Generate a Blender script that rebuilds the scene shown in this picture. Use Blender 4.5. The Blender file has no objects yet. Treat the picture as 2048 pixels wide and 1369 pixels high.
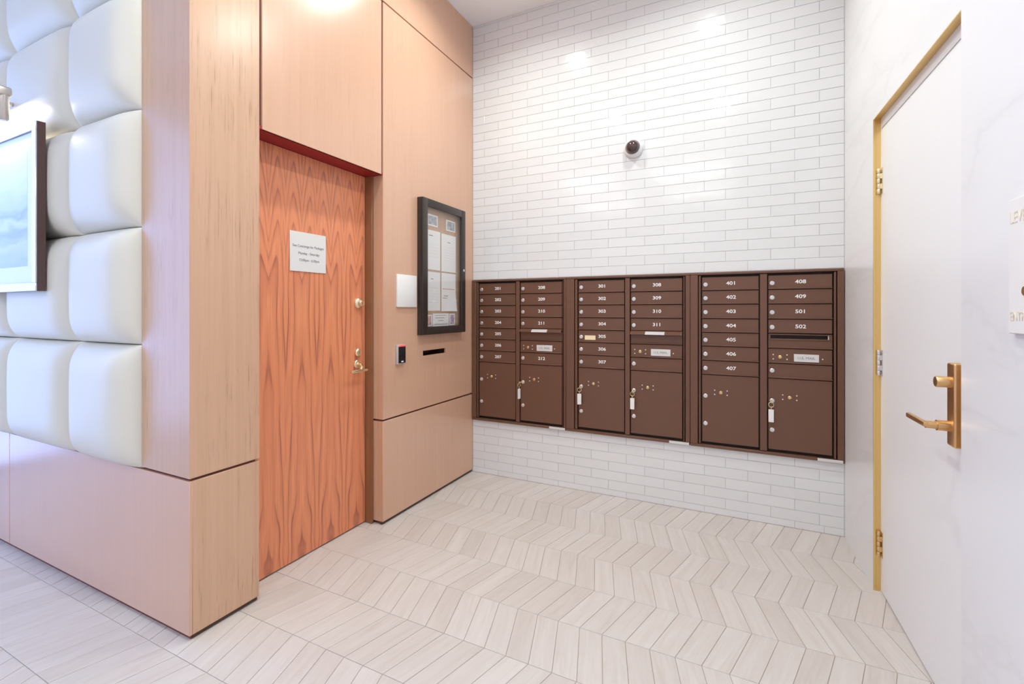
import bpy, bmesh, math, random
from mathutils import Matrix, Vector
random.seed(7)

# ------------------------------------------------------------------ camera, world, light, exposure
SC = bpy.context.scene
COL = SC.collection
FPX, PCX, PCY, EYE = 927.0, 1030.5, 620.8, 1.33      # focal length and principal point in pixels of a 2048 x 1369 frame
YAW = math.radians(25.9)

cam_data = bpy.data.cameras.new('camera')
cam_data.sensor_fit = 'HORIZONTAL'
cam_data.sensor_width = 36.0
cam_data.lens = FPX / 2048 * 36.0
cam_data.shift_x = -(PCX - 1024.0) / 2048
cam_data.shift_y = -(684.5 - PCY) / 2048
cam_data.clip_start = 0.02
cam = bpy.data.objects.new('camera', cam_data)
cam.location = (0, 0, EYE)
cam.rotation_euler = (math.pi / 2, 0, YAW)
COL.objects.link(cam)
SC.camera = cam

world = bpy.data.worlds.new('world')
SC.world = world
world.use_nodes = True
bg = world.node_tree.nodes['Background']
bg.inputs['Color'].default_value = (0.34, 0.51, 1.0, 1)       # overcast daylight outside the lobby windows
bg.inputs['Strength'].default_value = 3.6

SC.view_settings.view_transform = 'Standard'
SC.view_settings.look = 'None'
SC.view_settings.gamma = 1.0
SC.view_settings.use_curve_mapping = False
SC.view_settings.exposure = 0.10

DOWNLIGHT_W = 11.5
FILL_W = 7.0  # power of the unseen panels added as soft fill
FILL_COL = (0.97, 1.0, 0.96)
SC.cycles.diffuse_bounces = 6
DOWNLIGHT_COL = (0.94, 1.0, 0.95)
PICTURE_LIGHT_W = 2.5

# ------------------------------------------------------------------ layout
CEIL = 3.667
YB = 3.29            # tiled back wall
XL = -1.985          # face of the wood panels
XD = -2.115          # face of the rosewood door
YP = 1.10            # face of the padded wall
XFAR, YREAR = -5.3, -4.6


# ------------------------------------------------------------------ material helpers
def new_mat(name):
    m = bpy.data.materials.new(name)
    m.use_nodes = True
    nt = m.node_tree
    return m, nt, nt.nodes['Principled BSDF']


def node(nt, kind, **kw):
    n = nt.nodes.new(kind)
    for k, v in kw.items():
        if k.startswith('in_'):
            key = k[3:]
            n.inputs[int(key) if key.isdigit() else key].default_value = v
        else:
            setattr(n, k, v)
    return n


def simple(name, col, rough=0.5, metal=0.0, spec=0.5, coat=0.0, emit=None, bump=None):
    m, nt, b = new_mat(name)
    b.inputs['Base Color'].default_value = (*col, 1)
    b.inputs['Roughness'].default_value = rough
    b.inputs['Metallic'].default_value = metal
    b.inputs['Specular IOR Level'].default_value = spec
    b.inputs['Coat Weight'].default_value = coat
    if emit:
        b.inputs['Emission Color'].default_value = (*emit[0], 1)
        b.inputs['Emission Strength'].default_value = emit[1]
    tc = node(nt, 'ShaderNodeTexCoord')
    no = node(nt, 'ShaderNodeTexNoise', in_Scale=bump[0] if bump else 40.0, in_Detail=3.0)
    nt.links.new(tc.outputs['Object'], no.inputs['Vector'])
    if bump:
        bp = node(nt, 'ShaderNodeBump', in_Strength=bump[1], in_Distance=0.002)
        nt.links.new(no.outputs['Fac'], bp.inputs['Height'])
        nt.links.new(bp.outputs['Normal'], b.inputs['Normal'])
    else:
        mr = node(nt, 'ShaderNodeMapRange')
        mr.inputs['To Min'].default_value = max(0.02, rough - 0.04)
        mr.inputs['To Max'].default_value = rough + 0.04
        nt.links.new(no.outputs['Fac'], mr.inputs['Value'])
        nt.links.new(mr.outputs['Result'], b.inputs['Roughness'])
    return m


def ramp(nt, stops):
    r = node(nt, 'ShaderNodeValToRGB')
    cr = r.color_ramp
    while len(cr.elements) < len(stops):
        cr.elements.new(0.5)
    for e, (p, c) in zip(cr.elements, stops):
        e.position = p
        e.color = (*c, 1)
    return r


def maths(nt, op, a, b=None, c=None, clamp=False):
    n = node(nt, 'ShaderNodeMath', operation=op, use_clamp=clamp)
    for i, v in enumerate((a, b, c)):
        if v is None:
            continue
        if isinstance(v, (int, float)):
            n.inputs[i].default_value = v
        else:
            nt.links.new(v, n.inputs[i])
    return n.outputs[0]


def mix_col(nt, fac, a, b, blend='MIX'):
    n = node(nt, 'ShaderNodeMix', data_type='RGBA', blend_type=blend)
    for key, v in (('Factor', fac), ('A', a), ('B', b)):
        sock = [s for s in n.inputs if s.name == key and (s.type == 'RGBA' or key == 'Factor' and s.type == 'VALUE')][0]
        if isinstance(v, (int, float)):
            sock.default_value = v
        elif isinstance(v, tuple):
            sock.default_value = (*v, 1)
        else:
            nt.links.new(v, sock)
    return [s for s in n.outputs if s.type == 'RGBA'][0]


def mat_tan_wood(name, base=(0.655, 0.388, 0.262), dark=(0.49, 0.265, 0.17), pale=(0.685, 0.412, 0.28), streak=0.35, rough=0.24, coat=0.7, coat_rough=0.28):
    """straight vertical grain, satin lacquer"""
    m, nt, b = new_mat(name)
    tc = node(nt, 'ShaderNodeTexCoord')
    mp = node(nt, 'ShaderNodeMapping')
    mp.inputs['Scale'].default_value = (38, 38, 0.55)
    nt.links.new(tc.outputs['Object'], mp.inputs['Vector'])
    n1 = node(nt, 'ShaderNodeTexNoise', in_Scale=1.0, in_Detail=5.0, in_Roughness=0.6)
    nt.links.new(mp.outputs['Vector'], n1.inputs['Vector'])
    mp2 = node(nt, 'ShaderNodeMapping')
    mp2.inputs['Scale'].default_value = (170, 170, 5.5)
    nt.links.new(tc.outputs['Object'], mp2.inputs['Vector'])
    n2 = node(nt, 'ShaderNodeTexNoise', in_Scale=1.0, in_Detail=3.0, in_Roughness=0.55)
    nt.links.new(mp2.outputs['Vector'], n2.inputs['Vector'])
    r1 = ramp(nt, [(0.30, base), (0.70, pale)])
    nt.links.new(n1.outputs['Fac'], r1.inputs['Fac'])
    r2 = ramp(nt, [(0.56, (0, 0, 0)), (0.74, (1, 1, 1))])
    nt.links.new(n2.outputs['Fac'], r2.inputs['Fac'])
    # streaks gather in patches
    n3 = node(nt, 'ShaderNodeTexNoise', in_Scale=2.2, in_Detail=2.0)
    nt.links.new(tc.outputs['Object'], n3.inputs['Vector'])
    r3 = ramp(nt, [(0.40, (0.15, 0.15, 0.15)), (0.62, (1, 1, 1))])
    nt.links.new(n3.outputs['Fac'], r3.inputs['Fac'])
    f = maths(nt, 'MULTIPLY', r2.outputs['Color'], r3.outputs['Color'])
    f = maths(nt, 'MULTIPLY', f, streak)
    c = mix_col(nt, f, r1.outputs['Color'], dark)
    nt.links.new(c, b.inputs['Base Color'])
    b.inputs['Roughness'].default_value = rough
    b.inputs['Specular IOR Level'].default_value = 0.5
    b.inputs['Coat Weight'].default_value = coat
    b.inputs['Coat Roughness'].default_value = coat_rough
    return m


def mat_rosewood():
    """bookmatched veneer: flame arches above, long stripes in the middle, pointed tips below"""
    m, nt, b = new_mat('bookmatched_rosewood')
    tc = node(nt, 'ShaderNodeTexCoord')
    sep = node(nt, 'ShaderNodeSeparateXYZ')
    nt.links.new(tc.outputs['Object'], sep.inputs[0])
    y, z = sep.outputs['Y'], sep.outputs['Z']
    # 0 on the diamond axis, 1 on the tip axis, mirrored
    t = maths(nt, 'PINGPONG', maths(nt, 'DIVIDE', maths(nt, 'SUBTRACT', y, 1.543 - 0.196 * 4), 0.0977), 1.0)
    comb = node(nt, 'ShaderNodeCombineXYZ')
    nt.links.new(t, comb.inputs[0])
    nt.links.new(z, comb.inputs[2])
    mp = node(nt, 'ShaderNodeMapping')
    mp.inputs['Scale'].default_value = (0.9, 1, 1.7)
    nt.links.new(comb.outputs[0], mp.inputs['Vector'])
    nz = node(nt, 'ShaderNodeTexNoise', in_Scale=1.0, in_Detail=2.0, in_Roughness=0.5)
    nt.links.new(mp.outputs['Vector'], nz.inputs['Vector'])
    wob = maths(nt, 'SUBTRACT', nz.outputs['Fac'], 0.5)
    s = maths(nt, 'ABSOLUTE', maths(nt, 'SUBTRACT', maths(nt, 'MULTIPLY', t, 2.0), 1.0))
    wtop = node(nt, 'ShaderNodeMapRange', interpolation_type='SMOOTHSTEP')
    wtop.inputs['From Min'].default_value = 1.30
    wtop.inputs['From Max'].default_value = 1.75
    nt.links.new(z, wtop.inputs['Value'])
    wlow = node(nt, 'ShaderNodeMapRange', interpolation_type='SMOOTHSTEP')
    wlow.inputs['From Min'].default_value = 0.50
    wlow.inputs['From Max'].default_value = 0.05
    nt.links.new(z, wlow.inputs['Value'])
    inv = maths(nt, 'SUBTRACT', 1.0, wtop.outputs[0])
    top_zone = maths(nt, 'MULTIPLY', wtop.outputs[0], maths(nt, 'ADD', maths(nt, 'MULTIPLY', maths(nt, 'POWER', s, 1.6), 1.9), maths(nt, 'MULTIPLY', maths(nt, 'SUBTRACT', z, 1.3), 6.0)))
    mid_zone = maths(nt, 'MULTIPLY', inv, maths(nt, 'ADD', maths(nt, 'MULTIPLY', maths(nt, 'POWER', t, 1.5), 2.1), maths(nt, 'MULTIPLY', z, 0.9)))
    low_zone = maths(nt, 'MULTIPLY', wlow.outputs[0], maths(nt, 'MULTIPLY', wob, 2.8))
    phi = maths(nt, 'ADD', maths(nt, 'ADD', top_zone, mid_zone), low_zone)
    phi = maths(nt, 'ADD', phi, maths(nt, 'MULTIPLY', wob, 1.5))
    fr = maths(nt, 'FRACT', phi)
    ring = ramp(nt, [(0.0, (0.76, 0.27, 0.13)), (0.40, (0.82, 0.31, 0.15)), (0.76, (0.68, 0.23, 0.115)), (0.93, (0.38, 0.12, 0.075)), (1.0, (0.66, 0.23, 0.115))])
    nt.links.new(fr, ring.inputs['Fac'])
    # figure fades in patches
    n3 = node(nt, 'ShaderNodeTexNoise', in_Scale=1.0, in_Detail=2.0)
    mp3 = node(nt, 'ShaderNodeMapping')
    mp3.inputs['Scale'].default_value = (2.0, 1, 1.6)
    mp3.inputs['Location'].default_value = (3, 0, 5)
    nt.links.new(comb.outputs[0], mp3.inputs['Vector'])
    nt.links.new(mp3.outputs['Vector'], n3.inputs['Vector'])
    r3 = ramp(nt, [(0.35, (0.25, 0.25, 0.25)), (0.6, (1, 1, 1))])
    nt.links.new(n3.outputs['Fac'], r3.inputs['Fac'])
    c = mix_col(nt, r3.outputs['Color'], (0.76, 0.27, 0.13), ring.outputs['Color'])
    # fine vertical pores
    mp2 = node(nt, 'ShaderNodeMapping')
    mp2.inputs['Scale'].default_value = (200, 260, 4.0)
    nt.links.new(tc.outputs['Object'], mp2.inputs['Vector'])
    n2 = node(nt, 'ShaderNodeTexNoise', in_Scale=1.0, in_Detail=3.0)
    nt.links.new(mp2.outputs['Vector'], n2.inputs['Vector'])
    r2 = ramp(nt, [(0.35, (0.86, 0.84, 0.82)), (0.65, (1.06, 1.05, 1.05))])
    nt.links.new(n2.outputs['Fac'], r2.inputs['Fac'])
    c = mix_col(nt, 1.0, c, r2.outputs['Color'], 'MULTIPLY')
    nt.links.new(c, b.inputs['Base Color'])
    b.inputs['Roughness'].default_value = 0.38
    return m


def mat_floor_tile():
    m, nt, b = new_mat('wood_look_floor_tile')
    tc = node(nt, 'ShaderNodeTexCoord')
    oi = node(nt, 'ShaderNodeObjectInfo')
    at = node(nt, 'ShaderNodeAttribute', attribute_name='rnd')
    rnd = maths(nt, 'FRACT', maths(nt, 'ADD', oi.outputs['Random'], at.outputs['Fac']))
    # grain runs along each slanted tile (the attribute 'slant' is its lean)
    sl = node(nt, 'ShaderNodeAttribute', attribute_name='slant')
    sep = node(nt, 'ShaderNodeSeparateXYZ')
    nt.links.new(tc.outputs['Object'], sep.inputs[0])
    gx = maths(nt, 'SUBTRACT', sep.outputs['X'], maths(nt, 'MULTIPLY', sl.outputs['Fac'], sep.outputs['Y']))
    comb = node(nt, 'ShaderNodeCombineXYZ')
    nt.links.new(maths(nt, 'MULTIPLY', gx, 42.0), comb.inputs[0])
    nt.links.new(maths(nt, 'MULTIPLY', sep.outputs['Y'], 4.2), comb.inputs[1])
    nt.links.new(maths(nt, 'MULTIPLY', rnd, 37.0), comb.inputs[2])
    n1 = node(nt, 'ShaderNodeTexNoise', in_Scale=1.0, in_Detail=4.0, in_Roughness=0.6, in_Distortion=0.6)
    nt.links.new(comb.outputs[0], n1.inputs['Vector'])
    r1 = ramp(nt, [(0.28, (0.575, 0.515, 0.475)), (0.5, (0.615, 0.562, 0.528)), (0.72, (0.645, 0.60, 0.57))])
    nt.links.new(n1.outputs['Fac'], r1.inputs['Fac'])
    r2 = ramp(nt, [(0.0, (0.955, 0.94, 0.925)), (0.5, (1.0, 0.995, 0.99)), (1.0, (1.035, 1.035, 1.035))])
    nt.links.new(rnd, r2.inputs['Fac'])
    c = mix_col(nt, 1.0, r1.outputs['Color'], r2.outputs['Color'], 'MULTIPLY')
    nt.links.new(c, b.inputs['Base Color'])
    b.inputs['Roughness'].default_value = 0.42
    return m


def mat_brick():
    m, nt, b = new_mat('glazed_white_tile')
    tc = node(nt, 'ShaderNodeTexCoord')
    geo = node(nt, 'ShaderNodeNewGeometry')
    oi = node(nt, 'ShaderNodeObjectInfo')
    at = node(nt, 'ShaderNodeAttribute', attribute_name='rnd')
    rnd = maths(nt, 'FRACT', maths(nt, 'ADD', oi.outputs['Random'], at.outputs['Fac']))
    r2 = ramp(nt, [(0.0, (0.74, 0.74, 0.74)), (1.0, (0.765, 0.765, 0.765))])
    nt.links.new(rnd, r2.inputs['Fac'])
    nt.links.new(r2.outputs['Color'], b.inputs['Base Color'])
    n1 = node(nt, 'ShaderNodeTexNoise', in_Scale=22.0, in_Detail=2.0)
    nt.links.new(geo.outputs['Position'], n1.inputs['Vector'])
    bp = node(nt, 'ShaderNodeBump', in_Strength=0.16, in_Distance=0.004)
    nt.links.new(n1.outputs['Fac'], bp.inputs['Height'])
    nt.links.new(bp.outputs['Normal'], b.inputs['Normal'])
    b.inputs['Roughness'].default_value = 0.10
    return m


def mat_marble():
    m, nt, b = new_mat('white_marble')
    tc = node(nt, 'ShaderNodeTexCoord')
    mp = node(nt, 'ShaderNodeMapping')
    mp.inputs['Rotation'].default_value = (math.radians(-38), 0, 0)
    mp.inputs['Scale'].default_value = (1.0, 0.6, 2.0)
    nt.links.new(tc.outputs['Object'], mp.inputs['Vector'])
    n1 = node(nt, 'ShaderNodeTexNoise', in_Scale=1.1, in_Detail=7.0, in_Roughness=0.55, in_Distortion=0.5)
    nt.links.new(mp.outputs['Vector'], n1.inputs['Vector'])
    vein = maths(nt, 'ABSOLUTE', maths(nt, 'SUBTRACT', n1.outputs['Fac'], 0.5))
    r = ramp(nt, [(0.0, (0.765, 0.765, 0.765)), (0.015, (0.80, 0.80, 0.80)), (0.06, (0.815, 0.815, 0.815)), (0.14, (0.82, 0.82, 0.82))])
    nt.links.new(vein, r.inputs['Fac'])
    nt.links.new(r.outputs['Color'], b.inputs['Base Color'])
    b.inputs['Roughness'].default_value = 0.28
    return m


def mat_glass(name):
    m = bpy.data.materials.new(name)
    m.use_nodes = True
    nt = m.node_tree
    nt.nodes.remove(nt.nodes['Principled BSDF'])
    out = nt.nodes['Material Output']
    tr = node(nt, 'ShaderNodeBsdfTransparent')
    gl = node(nt, 'ShaderNodeBsdfGlossy', in_Roughness=0.03)
    lw = node(nt, 'ShaderNodeLayerWeight', in_Blend=0.5)
    fac = maths(nt, 'ADD', maths(nt, 'MULTIPLY', maths(nt, 'POWER', lw.outputs['Facing'], 5.0), 0.92), 0.04)
    mx = node(nt, 'ShaderNodeMixShader')
    nt.links.new(fac, mx.inputs[0])
    nt.links.new(tr.outputs[0], mx.inputs[1])
    nt.links.new(gl.outputs[0], mx.inputs[2])
    nt.links.new(mx.outputs[0], out.inputs[0])
    return m


def mat_artwork():
    """grey-blue photographic print, soft shapes"""
    m, nt, b = new_mat('grey_blue_print')
    tc = node(nt, 'ShaderNodeTexCoord')
    mp = node(nt, 'ShaderNodeMapping')
    mp.inputs['Scale'].default_value = (5, 1, 16)
    nt.links.new(tc.outputs['Object'], mp.inputs['Vector'])
    n1 = node(nt, 'ShaderNodeTexNoise', in_Scale=1.0, in_Detail=4.0)
    nt.links.new(mp.outputs['Vector'], n1.inputs['Vector'])
    sep = node(nt, 'ShaderNodeSeparateXYZ')
    nt.links.new(tc.outputs['Object'], sep.inputs[0])
    g = node(nt, 'ShaderNodeMapRange')
    g.inputs['From Min'].default_value = 1.54
    g.inputs['From Max'].default_value = 2.10
    nt.links.new(sep.outputs['Z'], g.inputs['Value'])
    v = maths(nt, 'ADD', g.outputs[0], maths(nt, 'MULTIPLY', maths(nt, 'SUBTRACT', n1.outputs['Fac'], 0.5), 0.28))
    r = ramp(nt, [(0.05, (0.25, 0.26, 0.28)), (0.20, (0.46, 0.47, 0.50)), (0.30, (0.12, 0.13, 0.15)), (0.38, (0.55, 0.58, 0.64)), (0.46, (0.10, 0.12, 0.17)), (0.54, (0.42, 0.48, 0.58)), (0.75, (0.70, 0.73, 0.78)), (1.0, (0.80, 0.81, 0.84))])
    nt.links.new(v, r.inputs['Fac'])
    nt.links.new(r.outputs['Color'], b.inputs['Base Color'])
    b.inputs['Roughness'].default_value = 0.6
    return m


def mat_photo(name, a, c, scale):
    m, nt, b = new_mat(name)
    tc = node(nt, 'ShaderNodeTexCoord')
    n1 = node(nt, 'ShaderNodeTexNoise', in_Scale=scale, in_Detail=3.0)
    nt.links.new(tc.outputs['Object'], n1.inputs['Vector'])
    r = ramp(nt, [(0.35, a), (0.65, c)])
    nt.links.new(n1.outputs['Fac'], r.inputs['Fac'])
    nt.links.new(r.outputs['Color'], b.inputs['Base Color'])
    b.inputs['Roughness'].default_value = 0.5
    return m


M = {}
M['tan'] = mat_tan_wood('tan_veneer')
M['tan_streaky'] = mat_tan_wood('streaked_tan_veneer', base=(0.60, 0.36, 0.225), pale=(0.66, 0.41, 0.27), dark=(0.27, 0.15, 0.08), streak=0.75, rough=0.30, coat=0.45, coat_rough=0.24)
M['jamb'] = mat_tan_wood('brown_veneer_jamb', base=(0.24, 0.10, 0.045), pale=(0.30, 0.135, 0.06), dark=(0.15, 0.06, 0.03), streak=0.4)
M['rosewood'] = mat_rosewood()
M['red_edge'] = simple('dark_red_edge', (0.33, 0.014, 0.018), 0.5)
M['seam'] = simple('brown_red_backing', (0.16, 0.045, 0.03), 0.6)
M['toe'] = simple('dark_toe_kick', (0.085, 0.05, 0.038), 0.7)
M['floor_tile'] = mat_floor_tile()
M['grout'] = simple('beige_grout', (0.40, 0.33, 0.265), 0.9)
M['slab'] = simple('pale_floor', (0.64, 0.59, 0.53), 0.5)
M['brick'] = mat_brick()
M['wall_grout'] = simple('pale_wall_grout', (0.81, 0.81, 0.805), 0.85)
M['marble'] = mat_marble()
M['white_paint'] = simple('white_paint', (0.80, 0.80, 0.80), 0.5, bump=(120.0, 0.05))
M['ceiling'] = simple('ceiling_paint', (0.93, 0.93, 0.935), 0.8)
M['door_white'] = simple('white_door_paint', (0.85, 0.85, 0.845), 0.40)
M['vinyl'] = simple('cream_vinyl', (0.74, 0.72, 0.65), 0.42, bump=(900.0, 0.04))
M['bronze'] = simple('bronze_powder_coat', (0.150, 0.068, 0.040), 0.40, metal=0.1, bump=(1500.0, 0.06))
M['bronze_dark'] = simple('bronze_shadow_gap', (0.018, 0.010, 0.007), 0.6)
M['steel'] = simple('bright_steel', (0.74, 0.72, 0.70), 0.28, metal=0.75)
M['silver_label'] = simple('silver_label', (0.72, 0.71, 0.69), 0.4, metal=0.2)
M['brass'] = simple('satin_brass', (0.78, 0.56, 0.28), 0.28, metal=0.95)
M['brass_pale'] = simple('pale_brass', (0.86, 0.74, 0.50), 0.25, metal=0.9)
M['gold'] = simple('gold_trim', (0.80, 0.56, 0.22), 0.32, metal=0.8)
M['bronze_gold'] = simple('brushed_bronze_gold', (0.70, 0.43, 0.20), 0.33, metal=0.95)
M['ink_white'] = simple('white_lettering', (0.88, 0.87, 0.85), 0.5)
M['ink_grey'] = simple('grey_lettering', (0.27, 0.265, 0.26), 0.6)
M['ink_dark'] = simple('dark_lettering', (0.12, 0.12, 0.12), 0.6)
M['ink_pink'] = simple('pink_line', (0.72, 0.36, 0.36), 0.6)
M['ink_gold'] = simple('pale_gold_lettering', (0.80, 0.72, 0.56), 0.45)
M['paper'] = simple('white_paper', (0.82, 0.82, 0.81), 0.7)
M['sticker'] = simple('cream_sticker', (0.88, 0.74, 0.48), 0.6)
M['plate_white'] = simple('white_plastic', (0.84, 0.825, 0.80), 0.45)
M['sign_silver'] = simple('brushed_silver_sign', (0.76, 0.745, 0.73), 0.42, metal=0.1)
M['black_frame'] = simple('black_brown_frame', (0.035, 0.026, 0.022), 0.30)
M['black'] = simple('black_plastic', (0.012, 0.012, 0.013), 0.28)
M['reader_silver'] = simple('silver_plastic', (0.62, 0.63, 0.66), 0.35, metal=0.4)
M['red_lamp'] = simple('red_indicator', (0.7, 0.05, 0.05), 0.3, emit=((1.0, 0.08, 0.06), 0.9))
M['cam_white'] = simple('camera_white', (0.82, 0.82, 0.82), 0.35)
M['dome'] = simple('smoked_dome', (0.055, 0.026, 0.022), 0.06, coat=0.6)
M['dome_ring'] = simple('grey_dome_ring', (0.33, 0.31, 0.32), 0.25)
M['frame_silver'] = simple('silver_frame_face', (0.72, 0.73, 0.76), 0.25, metal=0.85)
M['frame_side'] = simple('dark_frame_side', (0.09, 0.045, 0.035), 0.25)
M['mat_board'] = simple('white_mat_board', (0.80, 0.79, 0.77), 0.8)
M['art'] = mat_artwork()
M['glass'] = mat_glass('clear_pane')
M['photo_grey'] = mat_photo('grey_photograph', (0.30, 0.31, 0.33), (0.60, 0.60, 0.61), 26.0)
M['photo_purple'] = mat_photo('purple_orange_picture', (0.30, 0.22, 0.62), (0.85, 0.50, 0.25), 38.0)
M['photo_pink'] = mat_photo('pink_blue_picture', (0.22, 0.25, 0.45), (0.80, 0.50, 0.58), 60.0)
M['cork'] = mat_tan_wood('notice_backing', base=(0.50, 0.31, 0.20), pale=(0.56, 0.37, 0.25), streak=0.2, rough=0.6)
M['lamp_trim'] = simple('white_lamp_trim', (0.8, 0.8, 0.8), 0.4)
M['lamp_disc'] = simple('lamp_lens', (0.9, 0.9, 0.9), 0.4, emit=((1.0, 1.0, 0.97), 50.0))
M['fill_disc'] = simple('fill_diffuser', (0.9, 0.9, 0.9), 0.4, emit=((1.0, 0.98, 0.95), 4.0))  # glowing face of the added fill panels
M['nickel'] = simple('brushed_nickel', (0.62, 0.55, 0.48), 0.3, metal=0.9)
M['mullion'] = simple('dark_mullion', (0.10, 0.10, 0.11), 0.4)


# ------------------------------------------------------------------ geometry helpers
class MB:
    """collects shapes and links them as one mesh object"""
    def __init__(self):
        self.v, self.f = [], []

    def add(self, verts, faces):
        o = len(self.v)
        self.v += [tuple(p) for p in verts]
        self.f += [tuple(i + o for i in f) for f in faces]
        return self

    def box(self, x0, x1, y0, y1, z0, z1, bev=0.0, seg=1):
        if bev <= 0:
            v = [(x, y, z) for x in (x0, x1) for y in (y0, y1) for z in (z0, z1)]
            return self.add(v, [(0, 1, 3, 2), (4, 6, 7, 5), (0, 4, 5, 1), (2, 3, 7, 6), (0, 2, 6, 4), (1, 5, 7, 3)])
        bm = bmesh.new()
        bmesh.ops.create_cube(bm, size=1.0)
        for q in bm.verts:
            q.co = ((x0 + x1) / 2 + q.co.x * (x1 - x0), (y0 + y1) / 2 + q.co.y * (y1 - y0), (z0 + z1) / 2 + q.co.z * (z1 - z0))
        bmesh.ops.bevel(bm, geom=bm.edges[:], offset=bev, segments=seg, affect='EDGES', profile=0.5)
        bm.verts.ensure_lookup_table()
        v = [tuple(q.co) for q in bm.verts]
        f = [tuple(q.index for q in p.verts) for p in bm.faces]
        bm.free()
        return self.add(v, f)

    def tube(self, pts, radii, n=20, caps=True):
        """round bar through pts with a radius at each"""
        if not isinstance(radii, (list, tuple)):
            radii = [radii] * len(pts)
        pts = [Vector(p) for p in pts]
        rings = []
        for i, p in enumerate(pts):
            d = (pts[min(i + 1, len(pts) - 1)] - pts[max(i - 1, 0)])
            if d.length < 1e-9:
                d = pts[-1] - pts[0]
            d.normalize()
            a = d.cross(Vector((0, 0, 1)) if abs(d.z) < 0.9 else Vector((1, 0, 0))).normalized()
            b = d.cross(a)
            rings.append([p + (a * math.cos(2 * math.pi * k / n) + b * math.sin(2 * math.pi * k / n)) * radii[i] for k in range(n)])
        v = [q for r in rings for q in r]
        f = []
        for i in range(len(rings) - 1):
            for k in range(n):
                f.append((i * n + k, i * n + (k + 1) % n, (i + 1) * n + (k + 1) % n, (i + 1) * n + k))
        if caps:
            f.append(tuple(range(n))[::-1])
            f.append(tuple((len(rings) - 1) * n + k for k in range(n)))
        return self.add(v, f)

    def ring(self, c, axis, R, r, n=28, k=8):
        axis = Vector(axis).normalized()
        a = axis.cross(Vector((0, 0, 1)) if abs(axis.z) < 0.9 else Vector((1, 0, 0))).normalized()
        b = axis.cross(a)
        v, f = [], []
        for i in range(n):
            t = 2 * math.pi * i / n
            d = a * math.cos(t) + b * math.sin(t)
            for j in range(k):
                s = 2 * math.pi * j / k
                v.append(Vector(c) + d * (R + r * math.cos(s)) + axis * (r * math.sin(s)))
        for i in range(n):
            for j in range(k):
                f.append((i * k + j, ((i + 1) % n) * k + j, ((i + 1) % n) * k + (j + 1) % k, i * k + (j + 1) % k))
        return self.add(v, f)

    def prism(self, poly, axis, a, b):
        """poly: 2D points; extruded from a to b along axis (0, 1, 2)"""
        def P(q, t):
            w = list(q)
            w.insert(axis, t)
            return tuple(w)
        n = len(poly)
        v = [P(q, a) for q in poly] + [P(q, b) for q in poly]
        f = [tuple(range(n)), tuple(range(2 * n - 1, n - 1, -1))] + [(i, i + n, (i + 1) % n + n, (i + 1) % n) for i in range(n)]
        return self.add(v, f)

    def mesh(self, name, mat, smooth=False):
        me = bpy.data.meshes.new(name)
        me.from_pydata(self.v, [], self.f)
        bm = bmesh.new()
        bm.from_mesh(me)
        bmesh.ops.recalc_face_normals(bm, faces=bm.faces[:])
        bm.to_mesh(me)
        bm.free()
        me.materials.append(M[mat] if isinstance(mat, str) else mat)
        if smooth:
            me.polygons.foreach_set('use_smooth', [True] * len(me.polygons))
            me.set_sharp_from_angle(angle=math.radians(38))
        me.update()
        return me

    def build(self, name, mat, parent=None, smooth=False, loc=None, rot=None):
        return link(name, self.mesh(name, mat, smooth), parent, loc, rot)


def link(name, me, parent=None, loc=None, rot=None):
    o = bpy.data.objects.new(name, me)
    COL.objects.link(o)
    if parent is not None:
        o.parent = parent
    if loc is not None:
        o.location = loc
    if rot is not None:
        o.rotation_euler = rot
    return o


def box(name, mat, parent, *dims, bev=0.0, seg=1):
    return MB().box(*dims, bev=bev, seg=seg).build(name, mat, parent, smooth=bev > 0)


def tag(o, label, cat, group=None, kind=None):
    o['label'] = label
    o['category'] = cat
    if group:
        o['group'] = group
    if kind:
        o['kind'] = kind
    return o


def thing(name, label, cat, loc=(0, 0, 0), rotz=0.0, group=None, kind=None):
    o = bpy.data.objects.new(name, None)
    COL.objects.link(o)
    o.empty_display_size = 0.1
    o.location = loc
    o.rotation_euler = (0, 0, rotz)
    return tag(o, label, cat, group, kind)


BACK = Matrix(((1, 0, 0), (0, 0, -1), (0, 1, 0)))       # text facing -Y
LEFT = Matrix(((0, 0, 1), (1, 0, 0), (0, 1, 0)))        # text facing +X
RIGHT = Matrix(((0, 0, -1), (-1, 0, 0), (0, 1, 0)))     # text facing -X


def lettering(name, body, size, mat, parent, loc, basis, sx=1.0, bold=0.0, depth=0.0006, align='CENTER'):
    cu = bpy.data.curves.new('lettering', 'FONT')
    cu.body = body
    cu.size = size
    cu.align_x = align
    cu.align_y = 'CENTER'
    cu.extrude = depth
    cu.offset = bold
    cu.resolution_u = 3
    tmp = bpy.data.objects.new('lettering', cu)
    me = bpy.data.meshes.new_from_object(tmp)
    bpy.data.objects.remove(tmp)
    bpy.data.curves.remove(cu)
    me.transform((basis @ Matrix.Diagonal((sx, 1, 1))).to_4x4())
    me.materials.clear()
    me.materials.append(M[mat])
    me.name = name
    return link(name, me, parent, loc)


def project(p):
    """pixel of a point in the photograph's frame, None when behind the lens"""
    dx, dy, dz = p[0], p[1], p[2] - EYE
    zc = -math.sin(YAW) * dx + math.cos(YAW) * dy
    if zc < 0.05:
        return None
    return PCX + FPX * (math.cos(YAW) * dx + math.sin(YAW) * dy) / zc, PCY - FPX * dz / zc


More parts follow.
